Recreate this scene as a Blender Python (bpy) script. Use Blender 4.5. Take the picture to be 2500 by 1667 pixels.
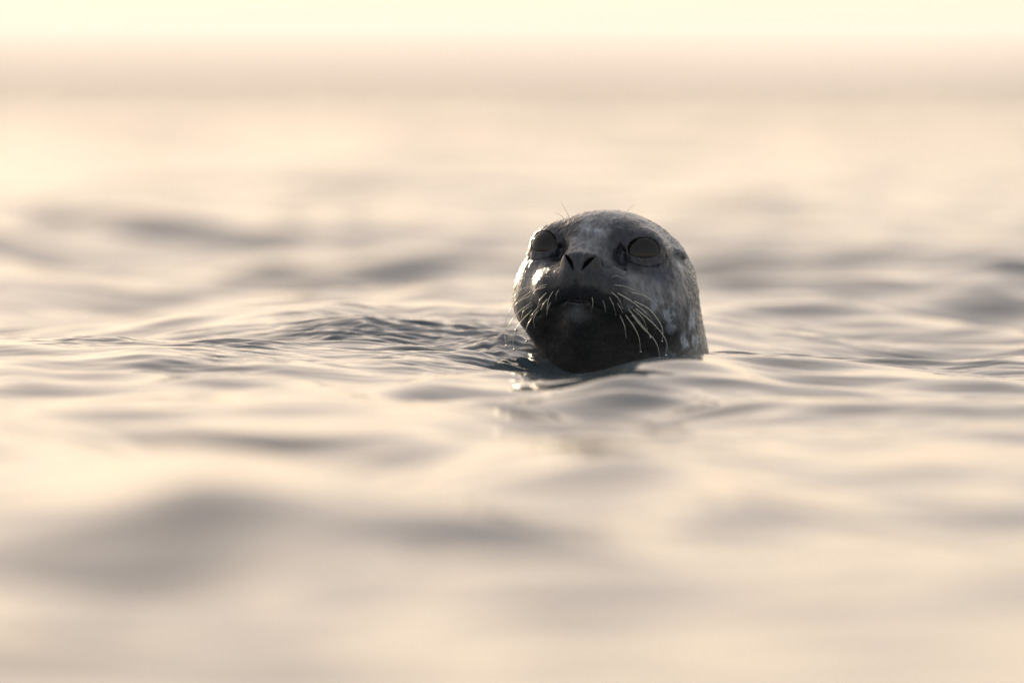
import bpy, math, random
import numpy as np
from mathutils import Vector, Matrix
from mathutils.bvhtree import BVHTree

for o in list(bpy.data.objects):
    bpy.data.objects.remove(o)
S = bpy.context.scene
COL = S.collection
R = math.radians
random.seed(7)
rng = np.random.default_rng(11)

# ------------------------------------------------------------------ camera
CAM_H = 0.322
CAM_Y = -9.0
cam = bpy.data.cameras.new('camera')
cam.sensor_width = 36.0
cam.lens = 288.0
cam.clip_start = 0.1
cam.clip_end = 20000.0
cam.dof.use_dof = True
cam.dof.focus_distance = 8.93
cam.dof.aperture_fstop = 3.7
camo = bpy.data.objects.new('camera', cam)
COL.objects.link(camo)
camo.location = (-0.1035, CAM_Y, CAM_H)
camo.rotation_euler = (R(90) - math.atan2(CAM_H - 0.0254, -CAM_Y), 0, 0)
S.camera = camo

# ------------------------------------------------------------------ sky + sun
SUN_EL, SUN_AZ = R(14.0), R(-25.0)          # low, behind the seal and to its left in the picture
W = bpy.data.worlds.new('World')
S.world = W
W.use_nodes = True
nt = W.node_tree
nt.nodes.clear()
sky = nt.nodes.new('ShaderNodeTexSky')
sky.sky_type = 'NISHITA'
sky.sun_disc = False
sky.sun_elevation = SUN_EL
sky.sun_rotation = SUN_AZ
sky.altitude = 0
sky.air_density = 1.0
sky.dust_density = 2.7
sky.ozone_density = 1.0
bg = nt.nodes.new('ShaderNodeBackground')
bg.inputs[1].default_value = 0.10
out = nt.nodes.new('ShaderNodeOutputWorld')
# thin high haze over the whole sky: it evens out the clear-air gradient
pre = nt.nodes.new('ShaderNodeMixRGB'); pre.blend_type = 'MULTIPLY'; pre.inputs[0].default_value = 1
pre.inputs[2].default_value = (0.12, 0.12, 0.12, 1)
gam = nt.nodes.new('ShaderNodeGamma'); gam.inputs[1].default_value = 0.35
tint = nt.nodes.new('ShaderNodeMixRGB'); tint.blend_type = 'MULTIPLY'; tint.inputs[0].default_value = 1
tint.inputs[2].default_value = (10.0, 8.75, 7.95, 1)
nt.links.new(sky.outputs[0], pre.inputs[1])
nt.links.new(pre.outputs[0], gam.inputs[0])
hsv = nt.nodes.new('ShaderNodeHueSaturation'); hsv.inputs['Saturation'].default_value = 1.12
nt.links.new(gam.outputs[0], hsv.inputs['Color'])
nt.links.new(hsv.outputs[0], tint.inputs[1])
# pale haze low along the whole horizon
wtc = nt.nodes.new('ShaderNodeTexCoord'); wsp = nt.nodes.new('ShaderNodeSeparateXYZ')
wm1 = nt.nodes.new('ShaderNodeMath'); wm1.operation = 'MULTIPLY'; wm1.inputs[1].default_value = -26.0
wab = nt.nodes.new('ShaderNodeMath'); wab.operation = 'ABSOLUTE'
wex = nt.nodes.new('ShaderNodeMath'); wex.operation = 'EXPONENT'
wfa = nt.nodes.new('ShaderNodeMath'); wfa.operation = 'MULTIPLY'; wfa.inputs[1].default_value = 0.9
whz = nt.nodes.new('ShaderNodeMixRGB'); whz.inputs[2].default_value = (9.3, 7.75, 6.6, 1)
nt.links.new(wtc.outputs['Generated'], wsp.inputs[0]); nt.links.new(wsp.outputs[2], wab.inputs[0]); nt.links.new(wab.outputs[0], wm1.inputs[0])
nt.links.new(wm1.outputs[0], wex.inputs[0]); nt.links.new(wex.outputs[0], wfa.inputs[0]); nt.links.new(wfa.outputs[0], whz.inputs[0])
nt.links.new(tint.outputs[0], whz.inputs[1]); nt.links.new(whz.outputs[0], bg.inputs[0])
nt.links.new(bg.outputs[0], out.inputs[0])

sun = bpy.data.lights.new('sun', 'SUN')
sun.energy = 4.2
sun.angle = R(1.0)
sun.color = (1.0, 0.80, 0.56)
suno = bpy.data.objects.new('sun', sun)
COL.objects.link(suno)
sdir = Vector((math.sin(SUN_AZ) * math.cos(SUN_EL), math.cos(SUN_AZ) * math.cos(SUN_EL), math.sin(SUN_EL)))
suno.rotation_euler = sdir.to_track_quat('Z', 'Y').to_euler()
suno.location = sdir * 30

S.view_settings.view_transform = 'Standard'
S.view_settings.look = 'None'
S.view_settings.gamma = 1.0
S.view_settings.exposure = 0.32
S.view_settings.use_curve_mapping = False
S.cycles.max_bounces = 10
S.cycles.sample_clamp_indirect = 6.0

# ------------------------------------------------------------------ helpers
def lin(*c):
    return tuple(((v / 12.92) if v <= 0.04045 else ((v + 0.055) / 1.055) ** 2.4) for v in c)

def mat(name):
    m = bpy.data.materials.new(name)
    m.use_nodes = True
    n = m.node_tree.nodes
    return m, m.node_tree, n['Principled BSDF']

def mesh_object(name, verts, faces, material, parent=None, smooth=True):
    """verts (n,3) array, faces (m,3|4) array or list of arrays."""
    me = bpy.data.meshes.new(name)
    verts = np.asarray(verts, np.float32)
    fl = faces if isinstance(faces, list) else [faces]
    fl = [np.asarray(f, np.int32) for f in fl if len(f)]
    nl = sum(f.size for f in fl)
    nf = sum(len(f) for f in fl)
    me.vertices.add(len(verts))
    me.vertices.foreach_set('co', verts.ravel())
    me.loops.add(nl)
    me.loops.foreach_set('vertex_index', np.concatenate([f.ravel() for f in fl]))
    sizes = np.concatenate([np.full(len(f), f.shape[1], np.int32) for f in fl])
    starts = np.concatenate([[0], np.cumsum(sizes)[:-1]]).astype(np.int32)
    me.polygons.add(nf)
    me.polygons.foreach_set('loop_start', starts)
    me.polygons.foreach_set('loop_total', sizes)
    me.update(calc_edges=True)
    me.validate()
    if smooth:
        me.polygons.foreach_set('use_smooth', np.ones(len(me.polygons), bool))
    me.materials.append(material)
    o = bpy.data.objects.new(name, me)
    COL.objects.link(o)
    if parent is not None:
        o.parent = parent
    return o

def set_color(o, name, rgb):
    a = o.data.color_attributes.new(name, 'FLOAT_COLOR', 'POINT')
    n = len(o.data.vertices)
    c = np.ones((n, 4), np.float32)
    c[:, :3] = rgb
    a.data.foreach_set('color', c.ravel())

_perm = rng.permutation(512)
_perm = np.concatenate([_perm, _perm])
_lat = rng.uniform(-1, 1, 512)
def vnoise(p):
    """smooth value noise in [-1,1] at points p (n,3)"""
    i = np.floor(p).astype(int)
    f = p - i
    f = f * f * f * (f * (f * 6 - 15) + 10)
    i &= 511
    def h(x, y, z):
        return _lat[_perm[(_perm[(_perm[x & 511] + y) & 511] + z) & 511]]
    r = 0
    for dx in (0, 1):
        wx = f[:, 0] if dx else 1 - f[:, 0]
        for dy in (0, 1):
            wy = f[:, 1] if dy else 1 - f[:, 1]
            for dz in (0, 1):
                wz = f[:, 2] if dz else 1 - f[:, 2]
                r = r + wx * wy * wz * h(i[:, 0] + dx, i[:, 1] + dy, i[:, 2] + dz)
    return r
def fbm(p, octs=4, gain=0.5):
    a, r, t = 1.0, 0, 0
    for k in range(octs):
        r = r + a * vnoise(p * 2.03 ** k + 17.3 * k)
        t += a
        a *= gain
    return r / t
def sstep(a, b, x):
    t = np.clip((x - a) / (b - a), 0, 1)
    return t * t * (3 - 2 * t)

# ------------------------------------------------------------------ seal geometry frame
U = 0.045                                    # model unit in metres
HC = np.array([0.02, 0.0, 2.0])              # braincase centre above the water line, in units
PITCH, YAW, ROLL = R(20), R(16), R(3.4)
def frame():
    a = Vector((1, 0, 0)); f = Vector((0, -1, 0)); v = Vector((0, 0, 1))
    m = Matrix.Rotation(ROLL, 3, 'Y') @ Matrix.Rotation(-YAW, 3, 'Z') @ Matrix.Rotation(-PITCH, 3, 'X')
    return [np.array(m @ q) for q in (a, f, v)]
FA, FF, FV = frame()
FM = np.stack([FA, FF, FV])                  # rows: local axes in world
def to_local(p):
    return (p - HC.astype(p.dtype)) @ FM.T.astype(p.dtype)
def to_world(q):
    return np.asarray(q) @ FM + HC

# ------------------------------------------------------------------ water height field
WAVES = []
def make_waves():
    r = np.random.default_rng(23)
    lam = np.geomspace(0.07, 3.2, 64)
    for k, L in enumerate(lam):
        th = R(72) + r.normal(0, 0.45) if r.random() < .62 else R(12) + r.normal(0, 0.35)   # wind waves along the view, cross waves from the side
        if L < 0.25:
            th = r.uniform(0, 2 * math.pi)
        slope = 0.0185 * (1.0 if L > 0.1 else 0.5) * (1.5 if 0.14 < L < 1.0 else 0.8)
        amp = slope * L / (2 * math.pi)
        WAVES.append((L, math.cos(th), math.sin(th), amp * r.uniform(0.6, 1.4), r.uniform(0, 2 * math.pi)))
make_waves()
def gauss(x, y, cx, cy, sx, sy, rot=0.0):
    c, s = math.cos(rot), math.sin(rot)
    u = (x - cx) * c + (y - cy) * s
    v = -(x - cx) * s + (y - cy) * c
    return np.exp(-(u / sx) ** 2 - (v / sy) ** 2)
# broad tilted faces of the swell: x, y, half width, half depth, slope towards the camera
FACES = [(-.34, -3.45, .16, .34, .075), (-.40, -2.50, .15, .36, -.05), (-.03, -2.55, .10, .34, .085), (.05, -3.02, .11, .36, .085), (.12, -3.43, .14, .20, .05),
         (-.08, -3.45, .12, .14, .05), (.075, -4.55, .10, .16, .06), (-.06, -4.48, .14, .19, -.05), (.15, -3.91, .12, .24, -.05),
         (-.264, -1.85, .14, .32, .05), (.265, 1.10, .14, .34, .085), (.43, .78, .12, .28, .07), (.20, .50, .14, .18, .06),
         (.58, 2.0, .10, .45, .09), (.0, -1.05, .12, .22, .05), (.216, -.62, .14, .18, .05), (-.76, 2.45, .16, .42, .10),
         (-.66, .62, .14, .22, .10), (-.67, 1.30, .16, .22, .06), (-.84, 5.8, .2, 1.0, .08), (-.24, 4.55, .16, .7, .07),
         (-.50, -1.05, .18, .22, -.04), (-.46, -.45, .2, .12, .11), (-.173, -.80, .08, .13, .10), (.26, -2.78, .08, .34, .05),
         (-.40, -4.55, .16, .22, -.06), (.0, -4.42, .4, .36, -.05), (.30, -4.2, .10, .2, .04), (-.5, -4.0, .1, .2, .05)]
def water(xs, ys, sx, sy, X, Y):
    """displacement (dx, dy, dz) of the water over the grid xs x ys; sx, sy = local grid spacing.
    Each wave is separable in x and y, so the whole sum is a few matrix products."""
    x, y = X, Y
    L, cx, cy, am, ph = [np.array(k)[:, None] for k in zip(*WAVES)]
    k = 2 * math.pi / L
    ax = np.exp(-(sx[None] * 3.0 / L) ** 2); ay = np.exp(-(sy[None] * 3.0 / L) ** 2) * am
    sX, cX = ax * np.sin(k * cx * xs[None] + ph), ax * np.cos(k * cx * xs[None] + ph)
    sY, cY = ay * np.sin(k * cy * ys[None]), ay * np.cos(k * cy * ys[None])
    calm = 1 - 0.85 * gauss(x, y, 0.0, -0.02, 0.45, 0.32)
    calm = calm * (1 - .2 * sstep(-7, -5.5, y) * sstep(-.9, -1.7, y))
    still = (1 - 0.95 * gauss(x, y, -0.1, .15, 0.9, 1.1)) * (1 - .55 * sstep(-7, -5.5, y) * sstep(0, -1.4, y))      # the long swell is set by hand round the seal
    z = 0; dx = 0; dy = 0
    for m, w in (((L > .55)[:, 0], still), ((L <= .55)[:, 0], calm)):
        z = z + (cY[m].T @ sX[m] + sY[m].T @ cX[m]) * w
        dx = dx + .7 * w * ((cY * cx)[m].T @ cX[m] - (sY * cx)[m].T @ sX[m])
        dy = dy + .7 * w * ((cY * cy)[m].T @ cX[m] - (sY * cy)[m].T @ sX[m])
    for fx, fy, fw, fd, sl in FACES:
        z += (1.9 if fy < -1.5 else 1.3) * sl * (y - fy) * gauss(x, y, fx, fy, fw * 1.25, fd * 1.1)
    fgw = sstep(-8, -6, y) * sstep(-1.2, -2.2, y)
    for L_, th_, ph_, sl_ in ((.62, .32, 1.1, .045), (.44, .22, 3.4, .04), (.9, .45, 5.0, .035)):
        z += fgw * sl_ * L_ / 6.283 * np.sin(6.283 / L_ * (x * math.cos(th_) + y * math.sin(th_)) + ph_)
    # the long smooth swell running in from the left to the seal's neck
    for gx, gy, gh in ((.10, .95, .014), (.02, .66, .020), (-.10, .60, .022), (-.22, .48, .022), (-.34, .30, .019), (-.46, .10, .014), (-.57, -.10, .010), (-.68, -.3, .008)):
        z += 1.05 * gh * gauss(x, y, gx, gy + .2, .16, .56, R(12))
    # water pushed up against the left of the neck, with a little steep face in front of it
    z += 0.017 * gauss(x, y, -0.105, 0.05, 0.045, 0.07)
    z += 0.34 * (y + .14) * gauss(x, y, -0.125, -0.14, 0.055, 0.040) + 0.20 * (y + .03) * gauss(x, y, -.25, -.03, .05, .045)
    for gx, gy, gr, gh, gw in ((-.20, -.03, 12, .007, .075), (-.31, .03, -8, .006, .09), (-.14, -.075, 20, .006, .05), (-.40, -.06, 10, .006, .09), (-.27, .12, 5, .005, .06), (.22, -.02, -6, .006, .10), (.34, .12, -10, .006, .12)):
        z += gh * gauss(x, y, gx, gy, gw, .022, R(gr))
    # trough by the throat and the low crest that hides the foot of the neck
    z += -0.034 * gauss(x, y, -0.03, -0.16, 0.08, 0.13) - .013 * gauss(x, y, -.06, -.42, .11, .24)
    yc = y + .40 - .1 * x
    z += 0.012 * np.exp(-(yc / np.where(yc < 0, .36, .14)) ** 2) * sstep(-.08, .04, x) * (1 - .8 * sstep(.15, .45, x))
    z += 0.055 * (y + .85) * gauss(x, y, .02, -.85, .20, .36)
    chop = gauss(x, y, .02, -1.0, .30, .75)
    for L_, th_, ph_ in ((.11, 1.2, 0.), (.14, 2.0, 1.7), (.17, .9, 4.), (.13, 2.4, 2.2), (.21, 1.5, 5.), (.19, .3, 3.), (.24, 2.9, .6)):
        z += chop * .06 * L_ / 6.283 * np.sin(6.283 / L_ * (x * math.cos(th_) + y * math.sin(th_)) + ph_)
    return dx, dy, z
def graded(segs):
    """coordinates from (start, stop, step0, step1) segments"""
    out = []
    for a, b, s0, s1 in segs:
        p = a
        while p < b:
            out.append(p)
            t = (p - a) / (b - a)
            p += s0 * (s1 / s0) ** t
    out.append(segs[-1][1])
    return np.array(out)
def build_water():
    xr = graded([(0, 0.62, 0.004, 0.004), (0.62, 1.6, 0.004, 0.02), (1.6, 6, 0.02, 0.2), (6, 60, 0.2, 4), (60, 5000, 4, 900)])
    xs = np.concatenate([-xr[::-1], xr[1:]]) - 0.1
    yf = graded([(-30, -10, 4, 0.3), (-10, -5.5, 0.3, 0.02), (-5.5, -0.9, 0.015, 0.012), (-0.9, -0.3, 0.012, 0.004), (-0.3, 0.45, 0.003, 0.003),
                 (0.45, 3, 0.004, 0.016), (3, 14, 0.016, 0.12), (14, 80, 0.12, 1.5), (80, 800, 1.5, 40), (800, 6000, 40, 600)])
    X, Y = np.meshgrid(xs, yf)
    sx = np.gradient(xs); sy = np.gradient(yf)
    SP = np.maximum(*np.meshgrid(sx, sy))
    x, y, sp = [k.ravel() for k in (X, Y, SP)]
    dx, dy, z = [k.ravel() for k in water(xs, yf, sx, sy, X, Y)]
    # ripples thrown off the neck, only where the mesh is fine
    P = np.stack([x, y, np.zeros_like(x)], 1)
    near = np.where((np.abs(x) < 0.75) & (y > -0.5) & (y < 0.7))[0]
    q = P[near]
    nx, ny = q[:, 0], q[:, 1]
    m = 0.36 + .9 * gauss(nx, ny, -0.26, 0.10, 0.30, 0.30) + 0.35 * gauss(nx, ny, 0.25, 0.05, 0.30, 0.25)
    m = m * (.25 + 1.1 * sstep(-.45, .35, fbm(q * np.array([7, 4, 1]) + 40, 3)))
    warp = np.stack([fbm(q * 11 + 70, 2), fbm(q * 11 + 90, 2)], 1) * .018
    rip = np.zeros(len(q))
    rr_ = np.random.default_rng(5)
    for L in np.geomspace(.010, .075, 28):
        th = R(98) + rr_.normal(0, .5)
        rip += .042 * L / (2 * math.pi) * np.sin(2 * math.pi / L * ((nx + warp[:, 0]) * math.cos(th) + (ny + warp[:, 1]) * math.sin(th)) + rr_.uniform(0, 6.3))
    z[near] += m * rip
    rr = np.hypot(nx + 0.02, ny - 0.01)
    ring = np.sin((rr - 0.095) * 2 * math.pi / (0.016 + 0.05 * (rr - 0.09).clip(0)) + 2.5 * vnoise(q * 14)) * np.exp(-((rr - 0.10).clip(0) / 0.04) ** 1.5)
    z[near] += 0.0011 * ring * sstep(0.0, -0.08, nx)
    # water clings to the wet coat all round the neck
    cl = np.where((np.hypot(nx - .01, ny - .03) < .2))[0]
    dd = seal_sdf(np.stack([nx[cl] / U, ny[cl] / U, z[near][cl] / U], 1)) * U
    zz = .0042 * np.exp(-np.clip(dd, 0, 1) / .006) * (1 + .9 * fbm(q[cl] * 60, 2)) + .0009 * np.sin(dd * 2 * math.pi / .011 + 2 * vnoise(q[cl] * 25)) * np.exp(-np.clip(dd, 0, 1) / .016)
    zn = z[near]; zn[cl] += zz; z[near] = zn
    # crumpled lip of broken water where the little face meets the throat
    lip = gauss(nx, ny, -.078, -.150, .022, .030)
    z[near] += lip * (.008 + .007 * fbm(q * 75, 3) + .006 * np.abs(fbm(q * 150 + 7, 2)))
    V = np.stack([x + dx, y + dy, z], 1)
    ny_, nx_ = X.shape
    i = np.arange(ny_ * nx_).reshape(ny_, nx_)
    F = np.stack([i[:-1, :-1].ravel(), i[:-1, 1:].ravel(), i[1:, 1:].ravel(), i[1:, :-1].ravel()], 1)
    m_, t_, b_ = mat('sea_water')
    b_.inputs['Base Color'].default_value = (0.060, 0.080, 0.094, 1)
    b_.inputs['Roughness'].default_value = 0.04
    b_.inputs['IOR'].default_value = 1.333
    n = t_.nodes; l = t_.links
    tc = n.new('ShaderNodeTexCoord')
    bumps = None
    for sc, st, dist in ((9.0, 0.35, 0.010), (45.0, 0.16, 0.002)):
        mp = n.new('ShaderNodeMapping'); mp.inputs['Scale'].default_value = (0.6, 1.3, 1)
        mp.inputs['Rotation'].default_value = (0, 0, R(14))
        ns = n.new('ShaderNodeTexNoise'); ns.inputs['Scale'].default_value = sc; ns.inputs['Detail'].default_value = 2.5
        bp = n.new('ShaderNodeBump'); bp.inputs['Strength'].default_value = st; bp.inputs['Distance'].default_value = dist
        l.new(tc.outputs['Object'], mp.inputs[0]); l.new(mp.outputs[0], ns.inputs[0]); l.new(ns.outputs[0], bp.inputs['Height'])
        if bumps: l.new(bumps.outputs[0], bp.inputs['Normal'])
        bumps = bp
    l.new(bumps.outputs[0], b_.inputs['Normal'])
    # where the mesh is too coarse for the short waves, the material carries them
    lost = 1 - np.exp(-(sp * 3.0 / 0.8) ** 2)
    far = n.new('ShaderNodeAttribute'); far.attribute_name = 'unresolved'
    fm = n.new('ShaderNodeMapping'); fm.inputs['Scale'].default_value = (0.7, 1.2, 1)
    fn = n.new('ShaderNodeTexNoise'); fn.inputs['Scale'].default_value = 1.4; fn.inputs['Detail'].default_value = 3
    fb = n.new('ShaderNodeBump'); fb.inputs['Distance'].default_value = 0.34
    l.new(tc.outputs['Object'], fm.inputs[0]); l.new(fm.outputs[0], fn.inputs[0]); l.new(fn.outputs[0], fb.inputs['Height'])
    l.new(far.outputs['Fac'], fb.inputs['Strength']); l.new(bumps.outputs[0], fb.inputs['Normal'])
    l.new(fb.outputs[0], b_.inputs['Normal'])
    o = mesh_object('water', V, F, m_)
    at = o.data.attributes.new('unresolved', 'FLOAT', 'POINT')
    at.data.foreach_set('value', lost.astype(np.float32))
    o['kind'] = 'structure'
    o['label'] = 'rippled open sea in low golden light'
    return o

# ------------------------------------------------------------------ far shore: a thin low strip of land on the horizon
def build_shore():
    xs = np.linspace(-900, 900, 361)
    prof = 1.9 + 1.3 * fbm(np.stack([xs * .006, xs * 0, xs * 0], 1), 4) + 7.0 * sstep(-95, -150, xs) + 1.5 * sstep(60, 200, xs)
    prof = np.maximum(prof, .3)
    rows = []
    for t, hf in ((0, -0.5), (6, .25), (18, .7), (40, 1.0), (90, .8), (160, -.3)):
        rows.append(np.stack([xs, 1500 + t + 25 * fbm(np.stack([xs * .01, xs * 0 + 5, xs * 0], 1), 2), np.where(hf < 0, -1.0, prof * hf)], 1))
    V = np.concatenate(rows)
    n = len(xs)
    i = np.arange(len(V)).reshape(len(rows), n)
    F = np.stack([i[:-1, :-1].ravel(), i[:-1, 1:].ravel(), i[1:, 1:].ravel(), i[1:, :-1].ravel()], 1)
    m, t, b = mat('shore_ground')
    ns = t.nodes.new('ShaderNodeTexNoise'); ns.inputs['Scale'].default_value = 0.05; ns.inputs['Detail'].default_value = 5
    rp = t.nodes.new('ShaderNodeValToRGB')
    rp.color_ramp.elements[0].color = (0.10, 0.10, 0.06, 1); rp.color_ramp.elements[1].color = (0.22, 0.19, 0.14, 1)
    tc = t.nodes.new('ShaderNodeTexCoord')
    t.links.new(tc.outputs['Object'], ns.inputs[0]); t.links.new(ns.outputs[0], rp.inputs[0]); t.links.new(rp.outputs[0], b.inputs['Base Color'])
    b.inputs['Roughness'].default_value = 0.9
    o = mesh_object('terrain', V, F, m)
    o['kind'] = 'structure'
    o['label'] = 'low hazy strip of land along the far horizon'
build_shore()

# ------------------------------------------------------------------ seal: implicit surface
def smin(a, b, k):
    h = np.clip(.5 + .5 * (b - a) / k, 0, 1)
    return b + (a - b) * h - k * h * (1 - h)
def smax(a, b, k):
    return -smin(-a, -b, k)
def ell(p, c, r, rot=None):
    q = p - np.array(c, p.dtype)
    if rot is not None:
        q = q @ rot.astype(p.dtype)
    r = np.array(r, p.dtype)
    u = q / r; v = u / r
    k0 = np.sqrt(np.einsum('ij,ij->i', u, u)) + 1e-6
    k1 = np.sqrt(np.einsum('ij,ij->i', v, v)) + 1e-6
    return k0 * (k0 - 1) / k1
def cone(p, a, b, ra, rb):
    a = np.array(a, p.dtype); b = np.array(b, p.dtype)
    ba = b - a
    h = np.clip(((p - a) @ ba) / (ba @ ba), 0, 1)
    w = p - a - h[:, None] * ba
    d = np.sqrt(np.einsum('ij,ij->i', w, w))
    return d - (ra + (rb - ra) * h)
def rotm(axis, ang):
    return np.array(Matrix.Rotation(ang, 3, axis))
def polyseg(p, pts, rads):
    d = None
    for (a, b), (ra, rb) in zip(zip(pts[:-1], pts[1:]), zip(rads[:-1], rads[1:])):
        c = cone(p, a, b, ra, rb)
        d = c if d is None else np.minimum(d, c)
    return d

EYE_C = np.array([1.13, 1.22, 0.33])         # eyeball centre, local, +a side
EYE_R = 0.543
EYE_AX = np.array([0.23, 0.94, 0.11]); EYE_AX /= np.linalg.norm(EYE_AX)
_s = np.cross(np.array([0, 0, 1.0]), EYE_AX); _s /= np.linalg.norm(_s)   # runs towards ... lateral
if _s[0] > 0: _s = -_s                        # _s points to the nose (inner corner)
_t = np.cross(EYE_AX, _s)
if _t[2] < 0: _t = -_t
EYE_S, EYE_T = _s, _t

def head_sdf(q, fine=True):
    """q: points in head-local units (a, f, v)"""
    m = q.copy()
    m[:, 0] = np.abs(m[:, 0])
    d = ell(m, (0, 0, 0.02), (1.95, 2.02, 1.66))
    d = smin(d, ell(m, (0, .75, .10), (1.55, 1.25, 1.22)), .5)           # brow
    d = smin(d, ell(m, (1.0, .45, -.72), (1.12, 1.25, 1.02)), .6)         # cheeks
    d = smin(d, cone(m, (0, 1.0, -.15), (0, 2.30, -.50), 1.05, .44), .5)  # snout
    d = smin(d, ell(m, (.60, 1.80, -.84), (.66, .70, .54), rotm('X', R(-18))), .40)   # whisker pads
    d = smin(d, ell(m, (.20, 2.20, -.86), (.42, .46, .42)), .25)                      # lip under the nose
    d = smin(d, cone(m, (0, 1.72, -1.40), (0, .3, -1.3), .43, 1.15), .30)   # lower jaw
    # brow swelling over the eye and the eye bulge
    d = smin(d, ell(m, EYE_C + np.array([-.04, -.14, .12]), (.60, .50, .52)), .30)
    # hollow in front of the inner eye corner, between eye and snout
    d = smax(d, -ell(m, (.80, 1.92, .10), (.13, .36, .20)), .42)
    # nose pad
    d = smin(d, ell(m, (0, 2.44, -.40), (.42, .26, .26)), .20)
    d = smin(d, ell(m, (.25, 2.50, -.36), (.22, .19, .26), rotm('Y', R(24))), .12)
    if fine:
        e = m - EYE_C
        ax = e @ EYE_AX; s = e @ EYE_S; t = e @ EYE_T
        rad = np.sqrt((e ** 2).sum(1))
        lid = np.abs(rad - .534) - .020                                      # lid shell round the ball
        lid = np.where(ax > .1, lid, 9)
        d = smin(d, smax(lid, -(ax - .25), .05), .22)
        ss = s + .02
        op = np.sqrt((ss / .375) ** 2 + ((t + .14 * ss + .012) / .282) ** 2) - 1   # almond opening
        op = op * .30
        cut = np.maximum(op, -(ax - .18))
        d = smax(d, -cut, .030)
        d = np.maximum(d, -np.where(ax > .05, rad - (EYE_R - .012), 9))
        # soft fold above the lid, tear groove from the inner corner, fold between muzzle and cheek
        g = polyseg(m, [EYE_C + EYE_AX * .36 + EYE_S * .39 - EYE_T * .07, (.74, 1.86, .10), (.72, 2.0, -.12)], [.012, .012, .004])
        d = smax(d, -g, .09)
        g = polyseg(m, [(.72, 2.04, -.10), (.98, 1.84, -.42), (1.22, 1.60, -.78), (1.34, 1.42, -1.12)], [.015, .05, .065, .02])
        d = smax(d, -g, .14)
        bag = np.abs(np.sqrt((ss / .56) ** 2 + ((t + .04) / .46) ** 2) - 1) * .5 + .004
        bag = np.where((t < .12) & (ax > .0), bag + .12 * np.clip(t + .02, 0, 1), 9)
        d = smax(d, -bag, .06)
        # nostrils: slits, wide at the top outside, closing at the bottom inside
        pl = m.copy(); pl[:, 1] = 0
        no = polyseg(pl, [(.365, 0, -.265), (.285, 0, -.340), (.185, 0, -.470), (.105, 0, -.64)], [.012, .040, .042, .008])
        no = np.maximum(no, 2.30 - m[:, 1])
        d = smax(d, -no, .05)
        # groove between the nostrils and down the lip
        pl[:, 1] = m[:, 1]
        ph = polyseg(m, [(0, 2.78, -.22), (0, 2.78, -.60), (0, 2.72, -.86), (0, 2.60, -1.10), (0, 2.44, -1.28)], [.06, .045, .03, .03, .03])
        d = smax(d, -ph, .09)
        # mouth line
        mo = polyseg(m, [(0, 2.26, -1.25), (.26, 2.28, -1.27), (.58, 2.10, -1.40), (.98, 1.72, -1.47), (1.28, 1.20, -1.36)], [.026, .024, .022, .02, .01])
        d = smax(d, -mo, .10)
        # ear: small flap and hole
        ear = np.array([1.74, .50, .66])
        d = smin(d, ell(m, ear + np.array([.06, -.03, .04]), (.13, .15, .09)), .08)
        d = smax(d, -ell(m, ear + np.array([.10, .12, -.06]), (.11, .09, .09)), .05)
        # raised follicles of the brow hairs
        for c in ((.52, 1.28, 1.16), (.66, 1.22, 1.14), (.80, 1.10, 1.10)):
            d = smin(d, ell(m, c, (.045, .05, .05)), .06)
    return d

def seal_sdf(p, fine=True):
    """p: points in world units around the seal"""
    q = to_local(p)
    d = head_sdf(q, fine)
    # neck and chest, upright in the water, leaning back
    n1 = cone(p, (.25, .40, 1.5), (.45, .75, -.4), 2.0, 2.18)
    n2 = cone(p, (.45, .75, -.4), (.7, 1.8, -3.2), 2.18, 2.6)
    d = smin(d, np.minimum(n1, n2), .55)
    return d

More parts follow.
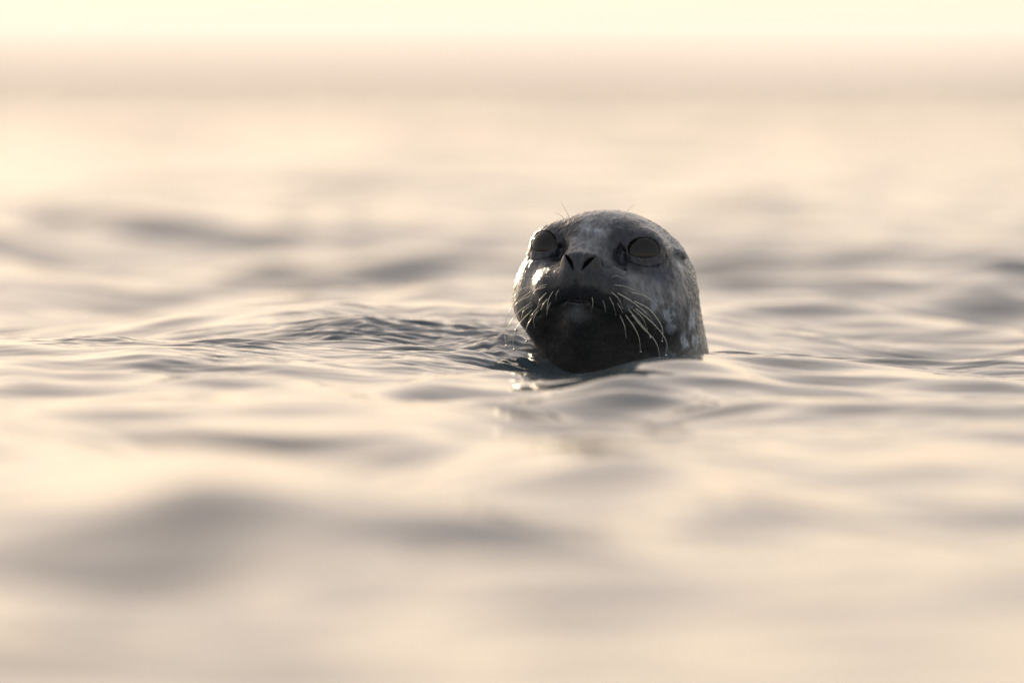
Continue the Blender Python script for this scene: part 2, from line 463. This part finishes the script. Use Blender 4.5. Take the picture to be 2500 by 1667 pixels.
def surface_nets(lo, hi, h, blk=8):
    nb = np.ceil((np.array(hi) - np.array(lo)) / (h * blk)).astype(int)
    N = nb * blk
    lo = np.array(lo, float)
    bx, by, bz = np.meshgrid(*[np.arange(k) for k in nb], indexing='ij')
    bc = np.stack([bx.ravel(), by.ravel(), bz.ravel()], 1)
    cen = lo + (bc + .5) * h * blk
    cd = seal_sdf(cen, False)
    val = np.repeat(np.repeat(np.repeat(np.where(cd.reshape(nb) > 0, 1., -1.).astype(np.float32), blk, 0), blk, 1), blk, 2)
    act = bc[np.abs(cd) < h * blk * .87 + .16]
    g = np.arange(blk)
    off = np.stack(np.meshgrid(g, g, g, indexing='ij'), -1).reshape(-1, 3)
    for c in range(0, len(act), 400):
        a = act[c:c + 400]
        idx = (a[:, None, :] * blk + off[None]).reshape(-1, 3)
        d = seal_sdf((lo + idx * h).astype(np.float32))
        val[idx[:, 0], idx[:, 1], idx[:, 2]] = d
    ins = val < 0
    # cells with a sign change
    c = [ins[i:N[0] - 1 + i, j:N[1] - 1 + j, k:N[2] - 1 + k] for i in (0, 1) for j in (0, 1) for k in (0, 1)]
    sm = np.zeros(c[0].shape, np.int8)
    for k in c: sm += k
    cells = np.argwhere((sm > 0) & (sm < 8))
    vid = np.full(c[0].shape, -1, np.int32)
    vid[cells[:, 0], cells[:, 1], cells[:, 2]] = np.arange(len(cells))
    acc = np.zeros((len(cells), 3)); cnt = np.zeros(len(cells))
    corners = [(i, j, k) for i in (0, 1) for j in (0, 1) for k in (0, 1)]
    for A in corners:
        for ax in range(3):
            if A[ax]: continue
            B = list(A); B[ax] = 1
            va = val[cells[:, 0] + A[0], cells[:, 1] + A[1], cells[:, 2] + A[2]].astype(float)
            vb = val[cells[:, 0] + B[0], cells[:, 1] + B[1], cells[:, 2] + B[2]].astype(float)
            x = (va < 0) != (vb < 0)
            t = np.where(x, va / np.where(x, va - vb, 1), 0)
            pt = np.tile(np.array(A, float), (len(cells), 1)); pt[:, ax] += t
            acc[x] += pt[x]; cnt[x] += 1
    V = lo + (cells + acc / cnt[:, None]) * h
    F = []
    for ax in range(3):
        u, v = (ax + 1) % 3, (ax + 2) % 3
        sl0 = [slice(1, n - 1) for n in N]; sl1 = list(sl0)
        sl0[ax] = slice(0, N[ax] - 1); sl1[ax] = slice(1, N[ax])
        a_ = ins[tuple(sl0)]; b_ = ins[tuple(sl1)]
        for flip, msk in ((False, a_ & ~b_), (True, ~a_ & b_)):
            e = np.argwhere(msk)
            base = np.ones(3, int); base[ax] = 0
            e = e + base
            du = np.zeros(3, int); du[u] = 1
            dv = np.zeros(3, int); dv[v] = 1
            quad = [e - du - dv, e - dv, e, e - du]
            ids = np.stack([vid[k[:, 0], k[:, 1], k[:, 2]] for k in quad], 1)
            if flip: ids = ids[:, ::-1]
            F.append(ids)
    F = np.concatenate(F)
    F = F[(F >= 0).all(1)]
    # pull the points on to the surface
    for _ in range(2):
        e = .008
        d0 = seal_sdf(V)
        g = np.stack([seal_sdf(V + np.eye(3)[k] * e) - d0 for k in range(3)], 1) / e
        g2 = (g ** 2).sum(1)
        V -= np.clip(d0 / np.maximum(g2, .2), -.6 * h, .6 * h)[:, None] * g * .8
    return V, F

build_water()
SV, SF = surface_nets((-3.0, -3.6, -1.3), (3.6, 3.4, 4.1), 0.026)

# outward normals
def normals(V, F):
    t = np.concatenate([F[:, [0, 1, 2]], F[:, [0, 2, 3]]])
    fn = np.cross(V[t[:, 1]] - V[t[:, 0]], V[t[:, 2]] - V[t[:, 0]])
    n = np.zeros_like(V)
    for k in range(3):
        np.add.at(n, t[:, k], fn)
    return n / (np.linalg.norm(n, axis=1, keepdims=True) + 1e-12)
SN = normals(SV, SF)
def relief(P):
    q = to_local(P)
    st = q @ np.array([[1, 0, 0], [0, .35, 0], [0, 0, .6]])
    a = .018 * fbm(P * 3.1 + 2, 3) + .034 * (np.abs(fbm(st * 6 + 5, 3)) - .2) * sstep(-1.0, .2, q[:, 2]) * (1 - .75 * sstep(.7, 1.2, q[:, 2]))
    return a + .006 * fbm(st * np.array([22, 18, 18]) + 1, 2)
SV = SV + SN * relief(SV)[:, None]
SN = normals(SV, SF)

# ------------------------------------------------------------------ coat colour (fur pattern, with some light and shade painted in)
def coat(P):
    q = to_local(P)
    m = q.copy(); m[:, 0] = np.abs(m[:, 0])
    n1 = fbm(P * 1.3 + 4, 4); n2 = fbm(P * 4.1 + 8, 3)
    flow = P @ np.array([[1, 0, 0], [0, 1, 0], [.25, 0, .45]])
    n3 = fbm(flow * 3.9 + 21, 4)
    c = np.tile(np.array([0.125, 0.118, 0.110]), (len(P), 1))
    def mix(rgb, w):
        nonlocal c
        w = np.clip(w, 0, 1)[:, None]
        c = c * (1 - w) + np.array(rgb) * w
    back = sstep(.6, -.6, q[:, 1] + .4 * n1)
    mix((0.17, 0.155, 0.13), back * .8)
    mix((0.058, 0.054, 0.050), sstep(-.1, .35, n1 + .25 * n2) * .7 * sstep(2.6, 1.4, P[:, 2]))     # dark mottle on the neck
    # pale flecks low on the neck
    n4 = fbm(P @ np.array([[9, 0, 0], [0, 9, 0], [2.2, 0, 3]]) + 60, 2)
    mix((0.36, 0.37, 0.38), sstep(.04, .26, n3 + .10 * n2 + .16 * n4) * sstep(2.0, 1.1, P[:, 2] + .25 * n1) * sstep(-.3, .9, P[:, 0] + .5 * np.abs(P[:, 1] - 1) - .4))
    # dark mask round the eyes and down the muzzle
    e = np.linalg.norm((m - (EYE_C + EYE_AX * .3 + np.array([-.05, 0, .12]))) * np.array([.9, 1, 1.0]), axis=1)
    mix((0.021, 0.021, 0.026), sstep(1.05, .72, e + .10 * n2))
    mz = np.linalg.norm((m - np.array([.2, 2.35, -.85])) / np.array([1.0, .9, .75]), axis=1)
    mix((0.022, 0.022, 0.026), sstep(1.15, .75, mz + .10 * n2))
    # streaky wet highlight over the bridge and the forehead, painted in pale
    bz = sstep(.55, .22, m[:, 0] + .12 * n2) * sstep(.0, .4, q[:, 2]) * sstep(2.5, 2.0, q[:, 1])
    mix((0.24, 0.245, 0.255), bz * sstep(-.1, .3, n2 + .5 * n1) * .5)
    ns = np.linalg.norm((m - np.array([.12, 2.70, -.45])) / np.array([.36, .28, .36]), axis=1)
    mix((0.024, 0.024, 0.028), sstep(1.25, .9, ns))
    ck = np.linalg.norm((m - np.array([1.45, 1.35, -.62])) / np.array([.36, .55, .62]), axis=1)
    mix((0.17, 0.165, 0.165), sstep(1.15, .6, ck + .4 * n2) * .3)
    # chin and throat: dark wet fur, with their shade painted in
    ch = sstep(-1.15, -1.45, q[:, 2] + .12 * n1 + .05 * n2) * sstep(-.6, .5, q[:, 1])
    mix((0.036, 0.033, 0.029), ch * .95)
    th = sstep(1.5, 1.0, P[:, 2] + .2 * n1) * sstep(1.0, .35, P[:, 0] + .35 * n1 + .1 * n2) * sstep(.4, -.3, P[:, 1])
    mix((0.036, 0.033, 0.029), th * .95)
    # sunlight painted into the cheek's pale fur, and a pale patch below the ear
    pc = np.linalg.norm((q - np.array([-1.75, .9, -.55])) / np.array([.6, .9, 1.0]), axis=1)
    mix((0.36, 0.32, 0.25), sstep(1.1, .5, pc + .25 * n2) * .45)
    pe = np.linalg.norm((q - np.array([1.78, .55, .22])) / np.array([.4, .26, .34]), axis=1)
    mix((0.46, 0.40, 0.33), sstep(1.1, .5, pe + .35 * n2) * .8)
    cc = np.linalg.norm((m - np.array([0, 2.05, -1.55])) / np.array([.30, .4, .22]), axis=1)
    mix((0.07, 0.07, 0.072), sstep(1.2, .5, cc + .2 * n2) * .7)
    # blue-black patch below the outer eye corner; wet parting of the hair beside the muzzle
    bl = np.linalg.norm((m - np.array([1.52, 1.10, -.18])) / np.array([.5, .6, .42]), axis=1)
    mix((0.040, 0.042, 0.062), sstep(1.1, .7, bl + .15 * n2) * .75)
    wp = polyseg(q, [(.66, 1.98, .16), (.84, 1.92, -.12), (1.02, 1.84, -.40), (1.14, 1.74, -.62)], [.015, .03, .05, .015]) + .05 * n2
    mix((0.016, 0.016, 0.017), sstep(.03, -.01, wp) * .6)
    # black lid rims, nostrils, mouth line, ear hole
    ed = m - EYE_C
    axd = ed @ EYE_AX; s = ed @ EYE_S + .02; t = ed @ EYE_T
    rim = np.sqrt((s / .375) ** 2 + ((t + .14 * s + .012) / .282) ** 2)
    mix((0.016, 0.015, 0.016), sstep(1.10, 1.0, rim) * (axd > 0) * sstep(-.25, .1, t))
    pl = m.copy(); pl[:, 1] = 0
    no = polyseg(pl, [(.365, 0, -.265), (.285, 0, -.340), (.185, 0, -.470), (.105, 0, -.64)], [.012, .040, .042, .008]) + np.where(m[:, 1] > 2.2, 0, 9)
    mix((0.006, 0.006, 0.006), sstep(.02, -.01, no))
    mo = polyseg(m, [(0, 2.26, -1.25), (.26, 2.28, -1.27), (.58, 2.10, -1.40), (.98, 1.72, -1.47)], [.04, .04, .04, .03])
    mix((0.010, 0.009, 0.009), sstep(.05, -.01, mo))
    st = q @ np.array([[14, 0, 0], [0, 3.0, 0], [4, 0, 6.0]])
    n5 = fbm(st + 31, 3)
    face = sstep(.2, 1.0, q[:, 1]) * sstep(-1.1, -.7, q[:, 2])
    c *= (1 + face * np.clip(.75 * n5, -.4, .8))[:, None]
    c *= 1.15 * (1 + .30 * n2 + .10 * fbm(P * 11, 2))[:, None]
    c = c * np.array([.93, 1.0, 1.12])          # the coat is a cool slate grey
    return np.clip(c, .004, .9)

def seal_material(name, hair=False):
    m, t, b = mat(name)
    n, l = t.nodes, t.links
    at = n.new('ShaderNodeAttribute'); at.attribute_name = 'coat'
    l.new(at.outputs['Color'], b.inputs['Base Color'])
    if hair:
        b.inputs['Roughness'].default_value = 0.32
        b.inputs['Specular IOR Level'].default_value = 0.6
        tr = n.new('ShaderNodeBsdfTranslucent'); mx = n.new('ShaderNodeMixShader'); mx.inputs[0].default_value = .30
        b.inputs['Sheen Weight'].default_value = .2; b.inputs['Sheen Roughness'].default_value = .3
        br = n.new('ShaderNodeMixRGB'); br.blend_type = 'MULTIPLY'; br.inputs[0].default_value = 1; br.inputs[2].default_value = (2.6, 2.4, 2.0, 1)
        l.new(at.outputs['Color'], br.inputs[1]); l.new(br.outputs[0], tr.inputs[0])
        l.new(b.outputs[0], mx.inputs[1]); l.new(tr.outputs[0], mx.inputs[2]); l.new(mx.outputs[0], n['Material Output'].inputs[0])
        return m
    tc = n.new('ShaderNodeTexCoord')
    ns = n.new('ShaderNodeTexNoise'); ns.inputs['Scale'].default_value = 320; ns.inputs['Detail'].default_value = 3
    mp = n.new('ShaderNodeMapping'); mp.inputs['Scale'].default_value = (1, .6, .35); mp.inputs['Rotation'].default_value = (0, R(25), 0)
    l.new(tc.outputs['Object'], mp.inputs[0]); l.new(mp.outputs[0], ns.inputs[0])
    n2 = n.new('ShaderNodeTexNoise'); n2.inputs['Scale'].default_value = 60; n2.inputs['Detail'].default_value = 4
    l.new(tc.outputs['Object'], n2.inputs[0])
    b1 = n.new('ShaderNodeBump'); b1.inputs['Strength'].default_value = .9; b1.inputs['Distance'].default_value = .0014
    l.new(ns.outputs[0], b1.inputs['Height'])
    b2 = n.new('ShaderNodeBump'); b2.inputs['Strength'].default_value = .8; b2.inputs['Distance'].default_value = .0030
    l.new(n2.outputs[0], b2.inputs['Height']); l.new(b1.outputs[0], b2.inputs['Normal'])
    l.new(b2.outputs[0], b.inputs['Normal'])
    mr = n.new('ShaderNodeMapRange'); mr.inputs['To Min'].default_value = .30; mr.inputs['To Max'].default_value = .60
    l.new(n2.outputs[0], mr.inputs[0]); l.new(mr.outputs[0], b.inputs['Roughness'])
    b.inputs['Sheen Weight'].default_value = .06
    b.inputs['Sheen Roughness'].default_value = .4
    b.inputs['Coat Weight'].default_value = 1.0
    b.inputs['Coat IOR'].default_value = 1.36
    b.inputs['Specular IOR Level'].default_value = .15
    b.inputs['Coat Roughness'].default_value = .27
    return m

seal = bpy.data.objects.new('seal', None)
COL.objects.link(seal)
seal['label'] = 'grey spotted seal raising its whiskered head out of the water'
seal['category'] = 'seal'
body = mesh_object('body', SV * U, SF, seal_material('seal_coat'), seal)
set_color(body, 'coat', np.full((len(SV), 3), .1))

# ------------------------------------------------------------------ eyes
def uv_ball(c, r, ax, nu=48, nv=32):
    ax = np.array(ax) / np.linalg.norm(ax)
    u = np.cross(ax, (0, 0, 1.0)); u /= np.linalg.norm(u); v = np.cross(ax, u)
    V, F = [], []
    for j in range(nv + 1):
        th = math.pi * j / nv
        for i in range(nu):
            ph = 2 * math.pi * i / nu
            V.append(np.array(c) + r * (math.cos(th) * ax + math.sin(th) * (math.cos(ph) * u + math.sin(ph) * v)))
    for j in range(nv):
        for i in range(nu):
            F.append((j * nu + i, j * nu + (i + 1) % nu, (j + 1) * nu + (i + 1) % nu, (j + 1) * nu + i))
    return np.array(V), np.array(F)
m_eye, t_, b_ = mat('dark_eye')
b_.inputs['Base Color'].default_value = (0.012, 0.010, 0.009, 1)
b_.inputs['Roughness'].default_value = 0.03
b_.inputs['IOR'].default_value = 1.38
for sgn in (-1, 1):
    c = to_world((EYE_C + EYE_AX * .032) * np.array([sgn, 1, 1])); ax = (EYE_AX * np.array([sgn, 1, 1])) @ FM
    V, F = uv_ball(c * U, EYE_R * U, ax)
    mesh_object('eye', V, F, m_eye, seal)

# ------------------------------------------------------------------ surface look-up for whiskers and fur
BV = BVHTree.FromPolygons([tuple(v) for v in SV * U], [tuple(int(k) for k in f) for f in SF])
CM = camo.rotation_euler.to_matrix()
CL = camo.location.copy()
def view_ray(zx, zy):
    """direction from the camera through a point measured on the enlarged face of the photograph"""
    px, py = 1200 + zx * 0.3061, 480 + zy * 0.3061
    v = Vector(((px - 1250) / 2500 * 36, -(py - 833.5) / 2500 * 36, -288.0))
    return (CM @ v).normalized()
def at_depth(zx, zy, y):
    d = view_ray(zx, zy)
    return CL + d * ((y - CL.y) / d.y)
def tube(pts, rads, sides=6):
    pts = [Vector(p) for p in pts]
    V, F = [], []
    up = Vector((0, 1, 0))
    for i, p in enumerate(pts):
        t = (pts[min(i + 1, len(pts) - 1)] - pts[max(i - 1, 0)]).normalized()
        a = t.cross(up).normalized(); b = t.cross(a)
        for k in range(sides):
            ph = 2 * math.pi * k / sides
            V.append(p + rads[i] * (math.cos(ph) * a + math.sin(ph) * b))
    n = len(pts)
    for i in range(n - 1):
        for k in range(sides):
            F.append((i * sides + k, i * sides + (k + 1) % sides, (i + 1) * sides + (k + 1) % sides, (i + 1) * sides + k))
    return np.array([tuple(v) for v in V]), np.array(F)
def spline(pts, n):
    """Catmull-Rom through pts"""
    P = [2 * pts[0] - pts[1]] + list(pts) + [2 * pts[-1] - pts[-2]]
    out = []
    seg = len(pts) - 1
    for i in range(n + 1):
        t = i / n * seg
        k = min(int(t), seg - 1); t -= k
        a, b, c, d = P[k:k + 4]
        out.append(.5 * (2 * b + (c - a) * t + (2 * a - 5 * b + 4 * c - d) * t * t + (3 * b - a - 3 * c + d) * t ** 3))
    return out

m_whisk, t_, b_ = mat('whisker_keratin')
b_.inputs['Base Color'].default_value = (0.85, 0.83, 0.76, 1)
b_.inputs['Roughness'].default_value = 0.3
b_.inputs['Subsurface Weight'].default_value = 0.0
tr = t_.nodes.new('ShaderNodeBsdfTranslucent'); tr.inputs[0].default_value = (0.8, 0.75, 0.62, 1)
mx = t_.nodes.new('ShaderNodeMixShader'); mx.inputs[0].default_value = 0.4
t_.links.new(b_.outputs[0], mx.inputs[1]); t_.links.new(tr.outputs[0], mx.inputs[2])
t_.links.new(mx.outputs[0], t_.nodes['Material Output'].inputs[0])
m_hair, t_, b_ = mat('brow_hair')
b_.inputs['Base Color'].default_value = (0.09, 0.06, 0.035, 1)
b_.inputs['Roughness'].default_value = 0.4
m_drop, t_, b_ = mat('water_drop')
b_.inputs['Base Color'].default_value = (1, 1, 1, 1)
b_.inputs['Roughness'].default_value = 0.0
b_.inputs['IOR'].default_value = 1.333
b_.inputs['Transmission Weight'].default_value = 1.0

def drop(p, r, parent):
    V, F = uv_ball((0, 0, 0), 1.0, (1, 0, 0), 14, 9)
    V = V * np.array([1, 1, 1.15]) * r + np.array(tuple(p))
    return mesh_object('water_drop', V, F, m_drop, parent)

ROOTS = []
def whisker(pts, r0, drops=(), material=None, sweep=0.012, name='whisker'):
    d = view_ray(*pts[0])
    hit, nrm, _, _ = BV.ray_cast(CL, d)
    if hit is None:
        hit = at_depth(*pts[0], -0.03); nrm = Vector((0, -1, 0))
    n = len(pts)
    P = [hit - nrm * 0.003]
    ROOTS.append(tuple(hit))
    for i, q in enumerate(pts[1:], 1):
        t = i / (n - 1)
        y = hit.y - 0.010 * math.sin(min(1, t * 1.6) * math.pi / 2) + sweep * t * t
        h2 = BV.ray_cast(CL, view_ray(*q))[0]
        if h2 is not None:
            y = min(y, h2.y - 0.003 - 0.004 * t)
        P.append(at_depth(*q, y))
    Q = spline(P, 16)
    rad = [r0 * (1 - .75 * (i / 16) ** 1.3) for i in range(17)]
    V, F = tube(Q, rad)
    o = mesh_object(name, V, F, material or m_whisk, seal)
    for t, r in drops:
        drop(Q[int(round(t * 16))] - Vector((0, 0, r * .4)), r, o)
    return o

WH = 0.0005
LEFT = [
    ([(360, 638), (270, 640), (185, 682)], .6, (), 'h'),
    ([(330, 705), (240, 740), (175, 800), (150, 870)], .8, ()),
    ([(440, 712), (320, 755), (215, 835), (165, 900)], .9, ((.35, .0009),)),
    ([(320, 780), (190, 855), (125, 955), (108, 1060), (112, 1150)], 1., ()),
    ([(320, 838), (210, 925), (135, 1030), (105, 1120), (118, 1185)], 1., ((1, .0014),)),
    ([(330, 893), (240, 990), (185, 1080), (172, 1150), (180, 1215)], 1., ((.45, .0017), (1, .0013))),
    ([(365, 905), (300, 1000), (270, 1080), (280, 1150)], 1., ((1, .0014),)),
    ([(372, 900), (337, 975), (345, 1055)], .9, ()),
    ([(440, 755), (385, 825), (366, 890)], 1., ()),
    ([(490, 740), (452, 830), (440, 945)], .8, ()),
    ([(530, 735), (516, 780), (512, 832)], .7, ()),
    ([(472, 848), (448, 895), (440, 948)], .8, ()),
    ([(445, 815), (412, 860), (390, 910)], 1.5, ()),
    ([(335, 860), (262, 905), (240, 960), (236, 1010)], .8, ()),
    ([(450, 690), (380, 720), (330, 780), (300, 850)], .7, ()),
    ([(480, 630), (430, 635), (380, 655)], .5, ()),
    ([(310, 745), (215, 800), (160, 880), (150, 930)], .6, (), 'h'),
    ([(400, 850), (330, 930), (290, 990)], .7, ()),
]
RIGHT = [
    ([(960, 695), (1060, 715), (1180, 762)], .8, ()),
    ([(1110, 760), (1220, 790), (1310, 860), (1350, 935)], .9, ()),
    ([(990, 755), (1110, 830), (1200, 900), (1242, 955)], 1., ()),
    ([(1130, 830), (1260, 900), (1350, 1020), (1366, 1100), (1358, 1150)], 1.1, ((1, .0011),)),
    ([(1140, 890), (1250, 975), (1355, 1085), (1400, 1180), (1387, 1262)], 1.15, ((1, .0013),)),
    ([(1080, 895), (1180, 1000), (1245, 1075), (1262, 1118)], .9, ((1, .0015),)),
    ([(1110, 940), (1200, 1040), (1290, 1130), (1330, 1210), (1340, 1285)], 1.15, ((1, .0013),)),
    ([(1120, 900), (1200, 965), (1245, 1060)], .9, ()),
    ([(1060, 945), (1130, 1030), (1178, 1130), (1187, 1235)], 1.05, ((1, .0012),)),
    ([(1020, 950), (1060, 1030), (1075, 1130)], .95, ()),
    ([(940, 745), (1010, 810), (1045, 890)], .8, ((.6, .0006), (1, .0007))),
    ([(930, 790), (970, 860), (990, 940)], .6, ((.5, .0006), (1, .0007))),
    ([(880, 820), (905, 880), (910, 930)], .45, ((.4, .0006), (.8, .0006))),
    ([(800, 800), (808, 860), (792, 920)], .55, ()),
    ([(950, 632), (1000, 632), (1055, 655)], .6, ()),
    ([(1000, 850), (1030, 890), (1042, 920)], .6, ((1, .0007),)),
    ([(1150, 860), (1240, 930), (1290, 1000)], .7, ()),
]
BROW = [
    ([(600, 202), (550, 148), (498, 130)], .45), ([(635, 192), (595, 115), (550, 40)], .45), ([(675, 188), (668, 170), (655, 152)], .5),
    ([(575, 208), (560, 206), (545, 207)], .5), ([(1062, 150), (1100, 95), (1145, 65)], .45), ([(975, 190), (990, 168), (1015, 160)], .6),
    ([(1065, 215), (1120, 198), (1185, 212)], .6), ([(1005, 210), (1030, 202), (1050, 210)], .5),
]
for w in LEFT + RIGHT:
    whisker(w[0], WH * w[1], w[2], m_hair if len(w) > 3 else None)
for p, r in BROW:
    whisker(p, WH * r, (), m_hair, 0.004, 'brow_hair')

# dark follicle spots where the whiskers leave the skin, and rows of them over the pads
def spots():
    for sgn in (-1, 1):
        for row in range(5):
            for k in range(7):
                a = .22 + .13 * k + .05 * (row % 2); f = 3.2; v = -.62 - .13 * row + .03 * k
                a += random.gauss(0, .03); v += random.gauss(0, .025)
                h = BV.ray_cast(Vector(to_world(np.array([sgn * a, f, v])) * U), Vector(-FF))[0]
                if h is not None: ROOTS.append(tuple(h))
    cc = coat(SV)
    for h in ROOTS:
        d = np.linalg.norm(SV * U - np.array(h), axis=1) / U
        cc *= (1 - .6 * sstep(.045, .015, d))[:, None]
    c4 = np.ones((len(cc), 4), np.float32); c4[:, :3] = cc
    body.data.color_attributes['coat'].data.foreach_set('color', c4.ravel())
spots()

# ------------------------------------------------------------------ short coat of hair lying on the skin
def build_fur(n):
    tri = np.concatenate([SF[:, [0, 1, 2]], SF[:, [0, 2, 3]]])
    A, B, C = SV[tri[:, 0]], SV[tri[:, 1]], SV[tri[:, 2]]
    ar = np.linalg.norm(np.cross(B - A, C - A), axis=1)
    ar = ar * (SV[tri[:, 0]][:, 2] > -.7)
    k = rng.choice(len(tri), n, p=ar / ar.sum())
    u = np.sqrt(rng.random(n)); v = rng.random(n)
    w = np.stack([1 - u, u * (1 - v), u * v], 1)
    P = (A[k] * w[:, :1] + B[k] * w[:, 1:2] + C[k] * w[:, 2:])
    N = SN[tri[k, 0]]
    q = to_local(P)
    nose = to_world(np.array([[0, 2.5, -.5]]))[0]
    d = (P - nose)
    d /= np.linalg.norm(d, axis=1, keepdims=True)
    down = np.array([.12, .1, -1.0])
    wd = sstep(2.6, .8, P[:, 2])[:, None]
    d = d * (1 - wd) + down * wd
    cur = np.stack([fbm(P * 2.2 + 50, 2), fbm(P * 2.2 + 90, 2), fbm(P * 2.2 + 130, 2)], 1)
    d = d + .55 * cur + rng.normal(0, .12, d.shape)
    d -= (d * N).sum(1, keepdims=True) * N
    d /= np.linalg.norm(d, axis=1, keepdims=True) + 1e-9
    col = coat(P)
    m = q.copy(); m[:, 0] = np.abs(m[:, 0])
    lum = col.mean(1)
    eye = np.linalg.norm(m - (EYE_C + EYE_AX * .4), axis=1)
    nos = np.linalg.norm((m - np.array([.2, 2.65, -.42])) / np.array([.4, .4, .35]), axis=1)
    keep = (lum > .006) & (rng.random(n) < np.where((q[:, 2] > .95) & (q[:, 1] > .8), .45, 1.0) * np.where((q[:, 1] > .6) & (q[:, 2] > -1.2), .16, 1.0)) & (eye > .42) & (nos > .62)
    P, N, d, col, q = P[keep], N[keep], d[keep], col[keep], q[keep]
    n = len(P)
    L = rng.uniform(.06, .14, n) * np.where(q[:, 1] > 1.6, .6, 1.0)
    wdt = rng.uniform(.004, .008, n)
    sd = np.cross(d, N)
    lift = rng.uniform(.02, .16, n)[:, None]
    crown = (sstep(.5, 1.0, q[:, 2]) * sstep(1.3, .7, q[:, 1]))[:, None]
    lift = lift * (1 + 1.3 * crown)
    col = col * (1 + .9 * crown)  # rim light put into the colour: crown hairs made paler
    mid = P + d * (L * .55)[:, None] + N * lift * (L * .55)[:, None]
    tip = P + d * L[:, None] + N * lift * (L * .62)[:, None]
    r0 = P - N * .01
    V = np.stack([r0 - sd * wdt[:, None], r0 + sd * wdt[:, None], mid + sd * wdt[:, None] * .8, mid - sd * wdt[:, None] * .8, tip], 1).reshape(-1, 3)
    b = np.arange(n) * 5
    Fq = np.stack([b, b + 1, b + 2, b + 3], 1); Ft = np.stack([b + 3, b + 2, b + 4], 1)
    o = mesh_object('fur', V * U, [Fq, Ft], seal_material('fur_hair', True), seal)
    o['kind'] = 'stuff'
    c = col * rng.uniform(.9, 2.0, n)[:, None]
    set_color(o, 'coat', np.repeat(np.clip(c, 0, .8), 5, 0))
build_fur(52000)
